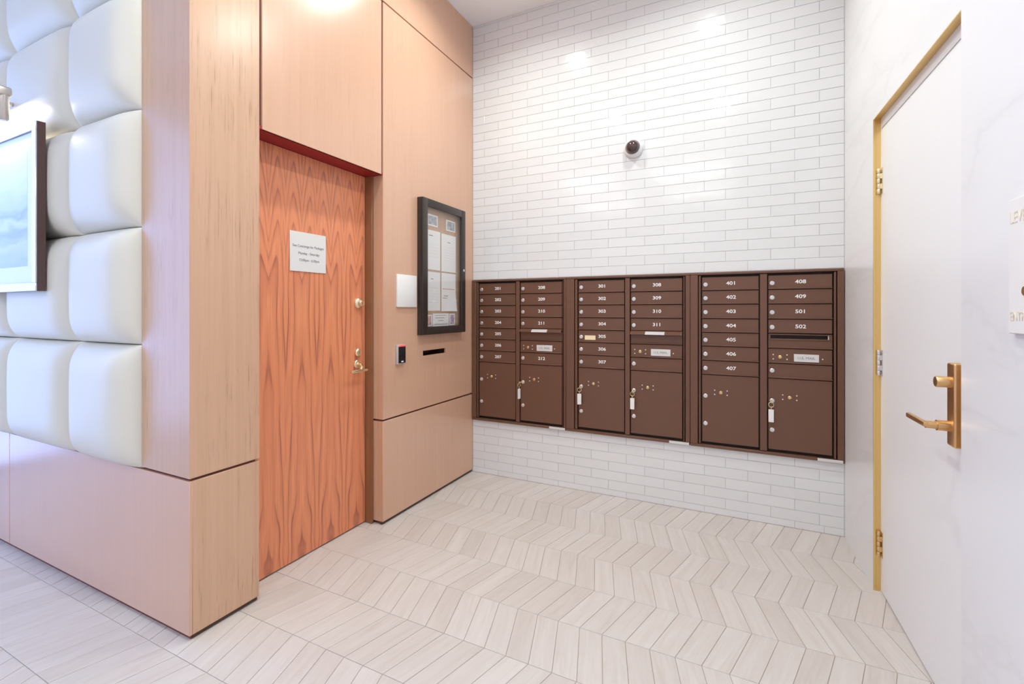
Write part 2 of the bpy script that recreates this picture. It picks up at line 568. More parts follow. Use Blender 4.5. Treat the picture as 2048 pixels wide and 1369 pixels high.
def seen_area(pts):
    q = [project(p) for p in pts]
    if any(a is None for a in q):
        return 0.0
    cx = sum(a[0] for a in q) / len(q)
    cy = sum(a[1] for a in q) / len(q)
    if not (-60 < cx < 2108 and -60 < cy < 1429):
        return 0.0
    return abs(sum(q[i][0] * q[(i + 1) % len(q)][1] - q[(i + 1) % len(q)][0] * q[i][1] for i in range(len(q)))) / 2


def clip(poly, axis, lim, keep_less):
    out = []
    for i in range(len(poly)):
        a, b = poly[i], poly[(i + 1) % len(poly)]
        ia = (a[axis] <= lim) if keep_less else (a[axis] >= lim)
        ib = (b[axis] <= lim) if keep_less else (b[axis] >= lim)
        if ia:
            out.append(a)
        if ia != ib:
            t = (lim - a[axis]) / (b[axis] - a[axis])
            out.append(tuple(a[k] + t * (b[k] - a[k]) for k in (0, 1)))
    return out


def chamfered(poly, top, thick, c):
    """flat slab with its upper rim chamfered; poly counter-clockwise, z up"""
    n = len(poly)
    cx = sum(p[0] for p in poly) / n
    cy = sum(p[1] for p in poly) / n
    ins = []
    for i in range(n):
        p0, p1, p2 = Vector(poly[i - 1]), Vector(poly[i]), Vector(poly[(i + 1) % n])
        d1, d2 = (p1 - p0), (p2 - p1)
        if d1.length < 1e-6 or d2.length < 1e-6:
            ins.append(tuple(p1)); continue
        n1 = Vector((-d1.y, d1.x)).normalized()
        n2 = Vector((-d2.y, d2.x)).normalized()
        k = (n1 + n2)
        k = k / max(0.3, k.length_squared) * 2
        ins.append((p1.x + k.x * c, p1.y + k.y * c))
    v = [(p[0], p[1], top - thick) for p in poly] + [(p[0], p[1], top - c) for p in poly] + [(p[0], p[1], top) for p in ins]
    f = [(i, (i + 1) % n, (i + 1) % n + n, i + n) for i in range(n)]
    f += [(i + n, (i + 1) % n + n, (i + 1) % n + 2 * n, i + 2 * n) for i in range(n)]
    f += [tuple(range(2 * n, 3 * n))]
    return v, f


def with_attr(me, name, vals):
    a = me.attributes.new(name, 'FLOAT', 'FACE')
    a.data.foreach_set('value', vals)


# ------------------------------------------------------------------ floor: slab + chevron tiles
floor = tag(MB().box(XFAR, 0.95, YREAR, YB + 0.02, -0.12, -0.0025).build('floor', 'grout'), 'pale wood look chevron tile floor', 'floor', kind='structure')
PITCH, BAND, B4 = 0.095, 0.2763, 2.140
GAP = 0.0021
jobs = []
for k in range(0, 17):
    y1 = B4 - BAND * (k - 4)
    y0 = y1 - BAND
    if k == 0:
        y1 = YB - 0.003
    xa = (-1.192 if k % 2 == 0 else -1.270)          # joints on the far line of the band
    xb = (-1.270 if k % 2 == 0 else -1.192)          # and on the near line
    lean = (xa - xb) / BAND
    far_x = xb + lean * (y1 - y0)
    wide = y0 < YP
    xmin = -5.2 if wide else -2.17
    for n in range(-60, 22):
        poly = [(xb + n * PITCH + GAP / 2, y0 + GAP / 2), (xb + (n + 1) * PITCH - GAP / 2, y0 + GAP / 2),
                (far_x + (n + 1) * PITCH - GAP / 2, y1 - GAP / 2), (far_x + n * PITCH + GAP / 2, y1 - GAP / 2)]
        full = list(poly)
        for ax, lim, less in ((0, xmin, False), (0, 0.655, True)):
            if poly:
                poly = clip(poly, ax, lim, less)
        # bands that run under the padded wall stop behind its foot
        if poly and wide and y1 > YP and max(p[0] for p in poly) < -2.02:
            poly = clip(poly, 1, YP + 0.02, True)
        if not poly or len(poly) < 3:
            continue
        ar = abs(sum(poly[i][0] * poly[(i + 1) % len(poly)][1] - poly[(i + 1) % len(poly)][0] * poly[i][1] for i in range(len(poly)))) / 2
        if ar < 0.0006:
            continue
        whole = poly == full
        jobs.append((seen_area([(p[0], p[1], 0) for p in poly]), poly, lean, whole, k))
jobs.sort(key=lambda j: -j[0])
shared = {}
for a, poly, lean, whole, k in jobs[:300]:
    c = (sum(p[0] for p in poly) / len(poly), sum(p[1] for p in poly) / len(poly))
    key = (lean > 0, k == 0) if whole else None
    if key is None or key not in shared:
        mb = MB()
        mb.add(*chamfered([(p[0] - c[0], p[1] - c[1]) for p in poly], 0.0, 0.009, 0.0009))
        me = mb.mesh('tile', 'floor_tile')
        with_attr(me, 'slant', [lean] * len(me.polygons))
        if key is not None:
            shared[key] = me
    else:
        me = shared[key]
    link('tile', me, floor, (c[0], c[1], random.uniform(-0.0003, 0.0003)))
mb, sl, rn = MB(), [], []
for a, poly, lean, whole, k in jobs[300:]:
    v, f = chamfered(poly, 0.0, 0.009, 0.0009)
    mb.add(v, f)
    sl += [lean] * len(f)
    rn += [random.random()] * len(f)
me = mb.mesh('far_tiles', 'floor_tile')
with_attr(me, 'slant', sl)
with_attr(me, 'rnd', rn)
o = link('tile_field', me, floor)
o['kind'] = 'stuff'
# the floor goes on behind the camera
MB().box(XFAR, 0.95, YREAR, B4 - BAND * 13 - 0.002, -0.003, 0.0).build('floor_field', 'slab', floor)

# ------------------------------------------------------------------ ceiling
ceiling = tag(MB().box(XFAR - 0.1, 0.95, YREAR - 0.1, YB + 0.2, CEIL, CEIL + 0.12).build('ceiling', 'ceiling'), 'smooth white painted ceiling above the tiled wall', 'ceiling', kind='structure')

# ------------------------------------------------------------------ back wall: core around the mailbox recess + glazed tiles
MX0, MX1, MZ0, MZ1 = -1.978, 0.545, 0.434, 1.574
core = MB()
core.box(-2.3, 0.95, YB, YB + 0.5, 0, MZ0 + 0.01)
core.box(-2.3, 0.95, YB, YB + 0.5, MZ1 - 0.01, CEIL)
core.box(-2.3, MX0 + 0.01, YB, YB + 0.5, MZ0 + 0.01, MZ1 - 0.01)
core.box(MX1 - 0.01, 0.95, YB, YB + 0.5, MZ0 + 0.01, MZ1 - 0.01)
core.box(MX0 + 0.01, MX1 - 0.01, YB + 0.44, YB + 0.5, MZ0 + 0.01, MZ1 - 0.01)
wall_back = tag(core.build('wall_back', 'wall_grout'), 'white glazed brick tile wall around the mailboxes', 'wall', kind='structure')

CH, BL, TG = 0.0667, 0.2555, 0.0018
XR_END = 0.549
bricks = []
z_list = [0.0] + [0.044 + CH * i for i in range(60)]
for r in range(len(z_list) - 1):
    z0, z1 = z_list[r], min(z_list[r + 1], CEIL)
    if z1 - z0 < 0.01:
        continue
    start = 0.298 if r % 2 == 0 else 0.425
    xs = sorted([x for x in (start + BL * i for i in range(-12, 3)) if -1.98 < x < XR_END - 0.02] + ([0.449] if r == 0 else []))
    xs = [-1.983] + xs + [XR_END]
    for a, b in zip(xs, xs[1:]):
        segs = [(a, b, z0, z1)]
        if z1 > MZ0 and z0 < MZ1 and b > MX0 and a < MX1:
            segs = []
            if z0 < MZ0 - 0.006:
                segs.append((a, b, z0, MZ0))
            if z1 > MZ1 + 0.006:
                segs.append((a, b, MZ1, z1))
        for (p, q, s, t) in segs:
            if q - p > 0.01 and t - s > 0.005:
                whole = abs(q - p - BL) < 1e-4 and abs(t - s - CH) < 1e-4
                bricks.append((seen_area([(p, YB, s), (q, YB, s), (q, YB, t), (p, YB, t)]), p, q, s, t, whole))
bricks.sort(key=lambda j: -j[0])


def brick_geo(w, h):
    """tile lying in XZ, glazed face towards -Y, face 6 mm proud of the grout bed with soft edges"""
    v, f = chamfered([(-w / 2 + TG / 2, -h / 2 + TG / 2), (w / 2 - TG / 2, -h / 2 + TG / 2), (w / 2 - TG / 2, h / 2 - TG / 2), (-w / 2 + TG / 2, h / 2 - TG / 2)], 0.0045, 0.0045, 0.0009)
    return [(a, -c, b) for a, b, c in v], f


shared_brick = None
for a, p, q, s, t, whole in bricks[:300]:
    if whole and shared_brick:
        me = shared_brick
    else:
        mb = MB()
        mb.add(*brick_geo(q - p, t - s))
        me = mb.mesh('brick', 'brick')
        if whole:
            shared_brick = me
    link('brick', me, wall_back, ((p + q) / 2, YB + random.uniform(-0.0003, 0.0003), (s + t) / 2), (math.radians(random.uniform(-0.25, 0.25)), 0, math.radians(random.uniform(-0.12, 0.12))))
mb, rn = MB(), []
for a, p, q, s, t, whole in bricks[300:]:
    v, f = brick_geo(q - p, t - s)
    R = Matrix.Rotation(math.radians(random.uniform(-0.25, 0.25)), 3, 'X') @ Matrix.Rotation(math.radians(random.uniform(-0.12, 0.12)), 3, 'Z')
    mb.add([tuple(R @ Vector(x) + Vector(((p + q) / 2, YB, (s + t) / 2))) for x in v], f)
    rn += [random.random()] * len(f)
me = mb.mesh('brick_field', 'brick')
with_attr(me, 'rnd', rn)
o = link('brick_field', me, wall_back)
o['kind'] = 'stuff'

# ------------------------------------------------------------------ left: wood panelled wall with the door recess
core = MB()
core.box(-2.34, XL - 0.012, YP + 0.012, 1.388, 0.0, CEIL)                 # pier
core.box(-2.34, XL - 0.012, 1.388, 2.226, 2.180, CEIL)                    # above the door
core.box(-2.34, XL - 0.012, 2.232, 2.60, 0.0, CEIL)                       # beside the door
core.box(-2.34, XL - 0.012, 2.60, 2.92, 0.0, 1.000)
core.box(-2.34, XL - 0.012, 2.60, 2.92, 1.060, CEIL)
core.box(-2.34, XL - 0.012, 2.92, YB + 0.01, 0.0, CEIL)
wall_left = tag(core.build('wall_left', 'seam'), 'tan wood veneer panelled wall with the rosewood door', 'wall', kind='structure')
FOOT, SEAM, TOPS = 0.020, 0.646, 3.240
PB = 0.0015
# pier: two panels wrap the corner
MB().prism([(-2.332, YP), (XL, YP), (XL, 1.400), (XL - 0.012, 1.400), (XL - 0.012, YP + 0.012), (-2.332, YP + 0.012)], 2, SEAM + 0.006, CEIL - 0.001).build('wood_panel', 'tan_streaky', wall_left)
box('wood_panel', 'tan_streaky', wall_left, XL - 0.012, XL, YP + 0.012, 1.400, FOOT, SEAM - 0.006, bev=PB)
box('wood_panel', 'tan_streaky', wall_left, -2.13, XL - 0.012, 1.388, 1.400, 0.004, CEIL - 0.001)      # return towards the door
# header over the door, panels to the right of it, top band
box('wood_panel', 'tan', wall_left, XL - 0.012, XL, 1.414, 2.205, 2.166, TOPS - 0.005, bev=PB)
box('wood_panel', 'tan', wall_left, XL - 0.012, XL, 1.414, 2.205, TOPS + 0.005, CEIL - 0.001, bev=PB)
box('wood_panel', 'tan', wall_left, XL - 0.012, XL, 2.218, YB - 0.004, TOPS + 0.005, CEIL - 0.001, bev=PB)
box('wood_panel', 'tan', wall_left, XL - 0.012, XL, 2.218, YB - 0.004, FOOT, SEAM - 0.006, bev=PB)
SY0, SY1, SZ0, SZ1 = 2.619, 2.893, 1.012, 1.047                     # letter slot
pm = MB()
for (a, b, c, d) in ((2.218, SY0, SEAM + 0.006, TOPS - 0.005), (SY1, YB - 0.004, SEAM + 0.006, TOPS - 0.005), (SY0, SY1, SEAM + 0.006, SZ0), (SY0, SY1, SZ1, TOPS - 0.005)):
    pm.box(XL - 0.012, XL, a, b, c, d)
pm.build('wood_panel', 'tan', wall_left)
# edge returns at the door side of the right-hand panels
box('panel_return', 'tan_streaky', wall_left, -2.072, XL - 0.012, 2.218, 2.232, SEAM + 0.006, 2.165)
box('panel_return', 'tan_streaky', wall_left, -2.072, XL - 0.012, 2.218, 2.232, FOOT, SEAM - 0.006)
box('slot_liner', 'toe', wall_left, -2.20, -2.19, SY0 - 0.01, SY1 + 0.01, SZ0 - 0.01, SZ1 + 0.01)
box('soffit', 'red_edge', wall_left, -2.125, XL - 0.002, 1.402, 2.216, 2.166, 2.180)
box('toe_kick', 'toe', wall_left, XL - 0.03, XL - 0.010, YP + 0.02, 1.395, 0.001, FOOT)
box('toe_kick', 'toe', wall_left, XL - 0.03, XL - 0.010, 2.222, YB - 0.006, 0.001, FOOT)

# rosewood door
door_1 = thing('door_1', 'orange brown bookmatched rosewood door in the recess', 'door', kind='structure')
box('leaf', 'rosewood', door_1, XD - 0.045, XD, 1.402, 2.2005, 0.008, 2.164, bev=0.001)
box('jamb', 'jamb', door_1, -2.16, -2.060, 2.2025, 2.2175, 0.002, 2.165, bev=0.001)
box('threshold_gap', 'toe', door_1, XD - 0.05, XD - 0.012, 1.402, 2.20, 0.0, 0.008)
m_ = MB().tube([(XD, 2.140, 1.372), (XD + 0.010, 2.140, 1.372), (XD + 0.016, 2.140, 1.372), (XD + 0.022, 2.140, 1.372)], [0.034, 0.034, 0.031, 0.022], 28)
db = m_.build('deadbolt', 'brass_pale', door_1, True)
MB().tube([(XD + 0.020, 2.140, 1.372), (XD + 0.036, 2.140, 1.372), (XD + 0.040, 2.140, 1.372)], [0.021, 0.020, 0.017], 24).build('deadbolt_cylinder', 'brass_pale', db, True)
MB().box(XD + 0.0395, XD + 0.0408, 2.1388, 2.1412, 1.364, 1.380).build('keyway', 'toe', db)
lc = MB().tube([(XD, 2.136, 1.070), (XD + 0.012, 2.136, 1.070), (XD + 0.018, 2.136, 1.070)], [0.025, 0.025, 0.019], 26).build('lock_cylinder', 'brass_pale', door_1, True)
MB().box(XD + 0.0175, XD + 0.0188, 2.1348, 2.1372, 1.062, 1.078).build('keyway', 'toe', lc)
lv = MB().tube([(XD, 2.130, 1.000), (XD + 0.009, 2.130, 1.000), (XD + 0.013, 2.130, 1.000)], [0.026, 0.026, 0.022], 26).build('lever_handle', 'brass_pale', door_1, True)
MB().tube([(XD + 0.012, 2.130, 1.000), (XD + 0.035, 2.130, 0.995), (XD + 0.052, 2.122, 0.982), (XD + 0.056, 2.108, 0.972)], [0.011, 0.010, 0.009, 0.008], 16).build('spindle', 'brass_pale', lv, True)
MB().box(XD + 0.046, XD + 0.064, 2.030, 2.160, 0.958, 0.972, bev=0.003, seg=2).build('lever', 'brass_pale', lv, True)

# ------------------------------------------------------------------ padded wall on the left
wall_front = tag(MB().box(XFAR, -2.345, YP + 0.012, YP + 0.25, 0, CEIL).build('wall_front', 'seam'), 'cream upholstered wall over a wood base panel', 'wall', kind='structure')
for a, b in ((-3.686, XL), (XFAR, -3.690)):
    box('base_panel', 'tan', wall_front, a, b, YP, YP + 0.012, FOOT, SEAM - 0.006, bev=PB)
box('toe_kick', 'toe', wall_front, XFAR, XL - 0.03, YP + 0.014, YP + 0.03, 0.001, FOOT)
CX = [-2.333, -2.860, -3.545, -4.23, -4.915, -5.29]
CZ = [0.644, 1.180, 1.692, 2.203, 2.714, 3.20, 3.66]
N = 22


def cushion_mesh(w, h):
    mb = MB()
    D0, D1 = 0.006, 0.090
    us = [math.sin(math.pi / 2 * (2 * i / N - 1)) for i in range(N + 1)]
    v, f = [], []
    for j in range(N + 1):
        for i in range(N + 1):
            u, t = us[i], us[j]
            # distance-based rounding so the edge radius is the same on both axes
            ex = (1 - abs(u)) * w / 2
            ez = (1 - abs(t)) * h / 2
            R = 0.135
            px = math.sqrt(max(0.0, 1 - (1 - min(1, ex / R)) ** 2.4))
            pz = math.sqrt(max(0.0, 1 - (1 - min(1, ez / R)) ** 2.4))
            crown = 0.012 * (1 - u * u) * (1 - t * t)
            d = D0 + (D1 - D0) * px * pz + crown
            v.append((u * (w / 2 - 0.0006), -d, t * (h / 2 - 0.0006)))
    n = N + 1
    for j in range(N):
        for i in range(N):
            f.append((j * n + i, j * n + i + 1, (j + 1) * n + i + 1, (j + 1) * n + i))
    rim = [i for i in range(n)] + [j * n + N for j in range(1, n)] + [N * n + i for i in range(N - 1, -1, -1)] + [j * n for j in range(N - 1, 0, -1)]
    base = len(v)
    v += [(v[i][0], 0.0, v[i][2]) for i in rim]
    L = len(rim)
    for k in range(L):
        f.append((rim[k], base + k, base + (k + 1) % L, rim[(k + 1) % L]))
    f.append(tuple(base + k for k in range(L)))
    mb.add(v, f)
    me = mb.mesh('cushion', 'vinyl')
    me.polygons.foreach_set('use_smooth', [True] * len(me.polygons))
    return me


cache = {}
for i in range(len(CX) - 1):
    for j in range(len(CZ) - 1):
        w, h = round(CX[i] - CX[i + 1], 3), round(CZ[j + 1] - CZ[j], 3)
        if (w, h) not in cache:
            cache[(w, h)] = cushion_mesh(w, h)
        link('cushion', cache[(w, h)], wall_front, ((CX[i] + CX[i + 1]) / 2, YP + 0.012, (CZ[j] + CZ[j + 1]) / 2))

# ------------------------------------------------------------------ right: marble wall, white door in a gold lined opening
RW_LOC, RW_ROT = (0.568, 2.727, 0.0), math.radians(1.9)
OP = -0.8875         # near edge of the opening
HEAD = 2.236
rm = MB()
rm.box(0.0, 0.20, 0.0, 0.60, 0, CEIL)
rm.box(0.0, 0.20, -7.9, OP, 0, CEIL)
rm.box(0.0, 0.20, OP, 0.0, HEAD, CEIL)
wall_right = tag(rm.build('wall_right', 'marble', None, False, RW_LOC, (0, 0, RW_ROT)), 'white veined marble wall around the white door', 'wall', kind='structure')
trim_1 = thing('trim_1', 'gold metal lining around the white door opening', 'door trim', RW_LOC, RW_ROT, kind='structure')
REV = 0.030
gm = MB()
gm.prism([(0.0, 0.0), (0.0, -0.0045), (0.009, -0.0045), (0.0105, -0.0015), (REV, -0.0015), (REV, 0.0)], 2, 0.001, HEAD).build('jamb_lining', 'gold', trim_1)
hm = MB()
hm.prism([(0.0, HEAD), (0.0, HEAD - 0.0045), (0.009, HEAD - 0.0045), (0.0105, HEAD - 0.0015), (REV, HEAD - 0.0015), (REV, HEAD)], 1, OP, 0.0).build('head_lining', 'gold', trim_1)
gm = MB()
gm.prism([(0.006, OP), (0.006, OP + 0.0015), (REV, OP + 0.0015), (REV, OP)], 2, 0.001, HEAD).build('jamb_lining', 'gold', trim_1)

door_2 = thing('door_2', 'flush white door with gold lever handle in the marble wall', 'door', RW_LOC, RW_ROT, kind='structure')
box('leaf', 'door_white', door_2, REV, REV + 0.045, OP + 0.016, -0.014, 0.006, 2.184, bev=0.0015)
fm = MB()
fm.box(REV, REV + 0.06, OP, -0.0, 2.188, HEAD - 0.002)
fm.box(REV, REV + 0.06, -0.0115, -0.0, 0.002, 2.188)
fm.box(REV, REV + 0.06, OP, OP + 0.0135, 0.002, 2.188)
fm.build('door_frame', 'door_white', door_2)
box('gap', 'seam', door_2, REV + 0.02, REV + 0.05, OP + 0.014, -0.0118, 2.1835, 2.1885)


def hinge(z0, z1, mat, ball):
    h = MB().box(REV - 0.0025, REV, -0.034, -0.016, z0, z1, bev=0.0006).build('hinge', mat, door_2)
    n = 5
    hh = (z1 - z0) / n
    for i in range(n):
        r = 0.0075 if (i % 2 == 0 or not ball) else 0.0068
        MB().tube([(REV - 0.011, -0.0105, z0 + i * hh + 0.001), (REV - 0.011, -0.0105, z0 + i * hh + 0.0025), (REV - 0.011, -0.0105, z0 + (i + 1) * hh - 0.0025), (REV - 0.011, -0.0105, z0 + (i + 1) * hh - 0.001)], [r * 0.9, r, r, r * 0.9], 18).build('knuckle', mat, h, True)
    MB().box(REV - 0.012, REV - 0.001, -0.017, -0.011, z0 + hh, z0 + 2 * hh).build('hinge_web', mat, h)
    MB().box(REV - 0.012, REV - 0.001, -0.017, -0.011, z0 + 3 * hh, z0 + 4 * hh).build('hinge_web', mat, h)
    return h


hinge(1.878, 1.998, 'brass_pale', True)
hinge(1.022, 1.142, 'steel', False)['label'] = 'silver middle hinge'
hinge(0.168, 0.288, 'brass', True)

# escutcheon with cylinder and lever
PY0, PY1 = -0.850, -0.797
FX = REV - 0.033
es = MB().box(FX, REV + 0.001, PY0, PY1, 0.902, 1.164, bev=0.006, seg=3).build('escutcheon_plate', 'bronze_gold', door_2, True)
PYM = (PY0 + PY1) / 2
MB().tube([(FX + 0.002, PYM, 1.104), (FX - 0.034, PYM, 1.104), (FX - 0.037, PYM, 1.104)], [0.0175, 0.0175, 0.0155], 30).build('lock_cylinder', 'bronze_gold', es, True)
MB().box(FX - 0.0378, FX - 0.0365, PYM - 0.0012, PYM + 0.0012, 1.096, 1.112).build('keyway', 'toe', es)
MB().tube([(FX + 0.002, PYM, 0.966), (FX - 0.034, PYM, 0.966), (FX - 0.0345, PYM, 0.966), (FX - 0.062, PYM, 0.966)], [0.0165, 0.0165, 0.0120, 0.0115], 28).build('lever_spindle', 'bronze_gold', es, True)
MB().box(FX - 0.070, FX - 0.054, PYM - 0.011, PYM + 0.145, 0.959, 0.975, bev=0.004, seg=2).build('lever', 'bronze_gold', es, True)

# stair sign on the marble, cut by the edge of the photo
sign = thing('level_sign', 'white wall sign with pale gold lettering at the right edge', 'sign', RW_LOC, RW_ROT)
SGY = -1.167
box('sign_plate', 'plate_white', sign, -0.012, -0.0003, SGY - 0.22, SGY, 1.273, 1.600, bev=0.002)
lettering('lettering', 'LEVEL', 0.040, 'ink_gold', sign, (-0.0125, SGY - 0.008, 1.553), RIGHT, sx=0.82, align='LEFT')
lettering('lettering', 'ENTRY', 0.031, 'ink_gold', sign, (-0.0125, SGY - 0.008, 1.314), RIGHT, sx=0.82, align='LEFT')
MB().tube([(-0.012, SGY - 0.070, 1.375), (-0.014, SGY - 0.070, 1.375)], 0.011, 20).build('emblem', 'bronze_gold', sign, True)

# ------------------------------------------------------------------ the rest of the lobby behind the photographer
tag(MB().box(XFAR, 0.95, YREAR - 0.15, YREAR, 0, CEIL).build('wall_rear', 'white_paint'), 'white painted wall behind the camera', 'wall', kind='structure')
WIN0 = -2.0
wm = MB()
wm.box(XFAR - 0.15, XFAR, YREAR, YP + 0.25, 3.25, CEIL)
wm.box(XFAR - 0.15, XFAR, YREAR, WIN0, 0, 3.25)
wm.box(XFAR - 0.15, XFAR, 0.9, YP + 0.25, 0, 3.25)
tag(wm.build('wall_far', 'white_paint'), 'street front wall of the lobby with the shop window', 'wall', kind='structure')
window_1 = thing('window_1', 'full height street window of the lobby', 'window', (XFAR - 0.08, 0, 0), kind='structure')
for i in range(3):
    y = WIN0 + (0.9 - WIN0) * i / 2
    box('mullion', 'mullion', window_1, -0.03, 0.03, y - 0.03, y + 0.03, 0, 3.25)
box('transom', 'mullion', window_1, -0.03, 0.03, WIN0, 0.9, 0, 0.08)
box('transom', 'mullion', window_1, -0.03, 0.03, WIN0, 0.9, 2.90, 2.95)

# ------------------------------------------------------------------ mailboxes
ZSEP = [1.548, 1.459, 1.369, 1.276, 1.186, 1.096, 1.003, 0.911, 0.466]
YF = YB - 0.015       # door face
UNITS = [
    dict(x0=-1.978, x1=-1.168, in0=-1.940, in1=-1.183, L=(-1.917, -1.585), R=(-1.546, -1.199), left=['201', '202', '203', '204', '205', '206', '207'], right=['208', '209', '210', '211'], low='212', lip=True,
         label='bronze mailbox bank numbered 201 to 212 beside the wood panelling'),
    dict(x0=-1.166, x1=-0.300, in0=-1.103, in1=-0.328, L=(-1.074, -0.733), R=(-0.692, -0.347), left=['301', '302', '303', '304', '305', '306', '307'], right=['308', '309', '310', '311'], low=None, lip=True,
         label='bronze mailbox bank numbered 301 to 311, middle of the three'),
    dict(x0=-0.298, x1=0.545, in0=-0.251, in1=0.512, L=(-0.228, 0.106), R=(0.154, 0.490), left=['401', '402', '403', '404', '405', '406', '407'], right=['408', '409', '501', '502'], low=None, lip=False,
         label='bronze mailbox bank numbered 401 to 502 beside the marble wall'),
]


def cached(key, fn):
    if key not in cache:
        cache[key] = fn()
    return cache[key]


def lock_mesh():
    mb = MB().tube([(0, 0, 0), (0, -0.0045, 0), (0, -0.006, 0)], [0.0135, 0.0135, 0.0118], 22)
    mb.tube([(0, -0.0055, 0), (0, -0.0075, 0)], [0.0072, 0.0066], 16)
    return mb.mesh('lock', 'steel', True)


def brass_lock_mesh():
    return MB().tube([(0, 0, 0), (0, -0.004, 0), (0, -0.006, 0)], [0.0105, 0.0105, 0.008], 18).mesh('center_lock', 'brass', True)


def keyway_mesh():
    return MB().box(-0.001, 0.001, -0.0081, -0.0072, -0.005, 0.005).mesh('keyway', 'bronze_dark')


def screw_mesh():
    return MB().tube([(0, 0, 0), (0, -0.002, 0), (0, -0.003, 0)], [0.0042, 0.0042, 0.0025], 10).mesh('screw', 'steel', True)


def add_lock(parent, x, z):
    lk = link('lock', cached('lock', lock_mesh), parent, (x, YF, z))
    return lk


def panel_door(unit, name, a, b, z0, z1, hem=True):
    mb = MB().box(a + 0.0025, b - 0.0025, YF, YF + 0.020, z0 + 0.004, z1 - 0.003, bev=0.0012)
    d = mb.build(name, 'bronze', unit, True)
    return d


def screws(parent, x, z):
    for sx in (-0.037, 0.037):
        for sz in (-0.0135, 0.0135):
            link('screw', cached('screw', screw_mesh), parent, (x + sx, YF, z + sz))
    link('center_lock', cached('blk', brass_lock_mesh), parent, (x, YF, z))


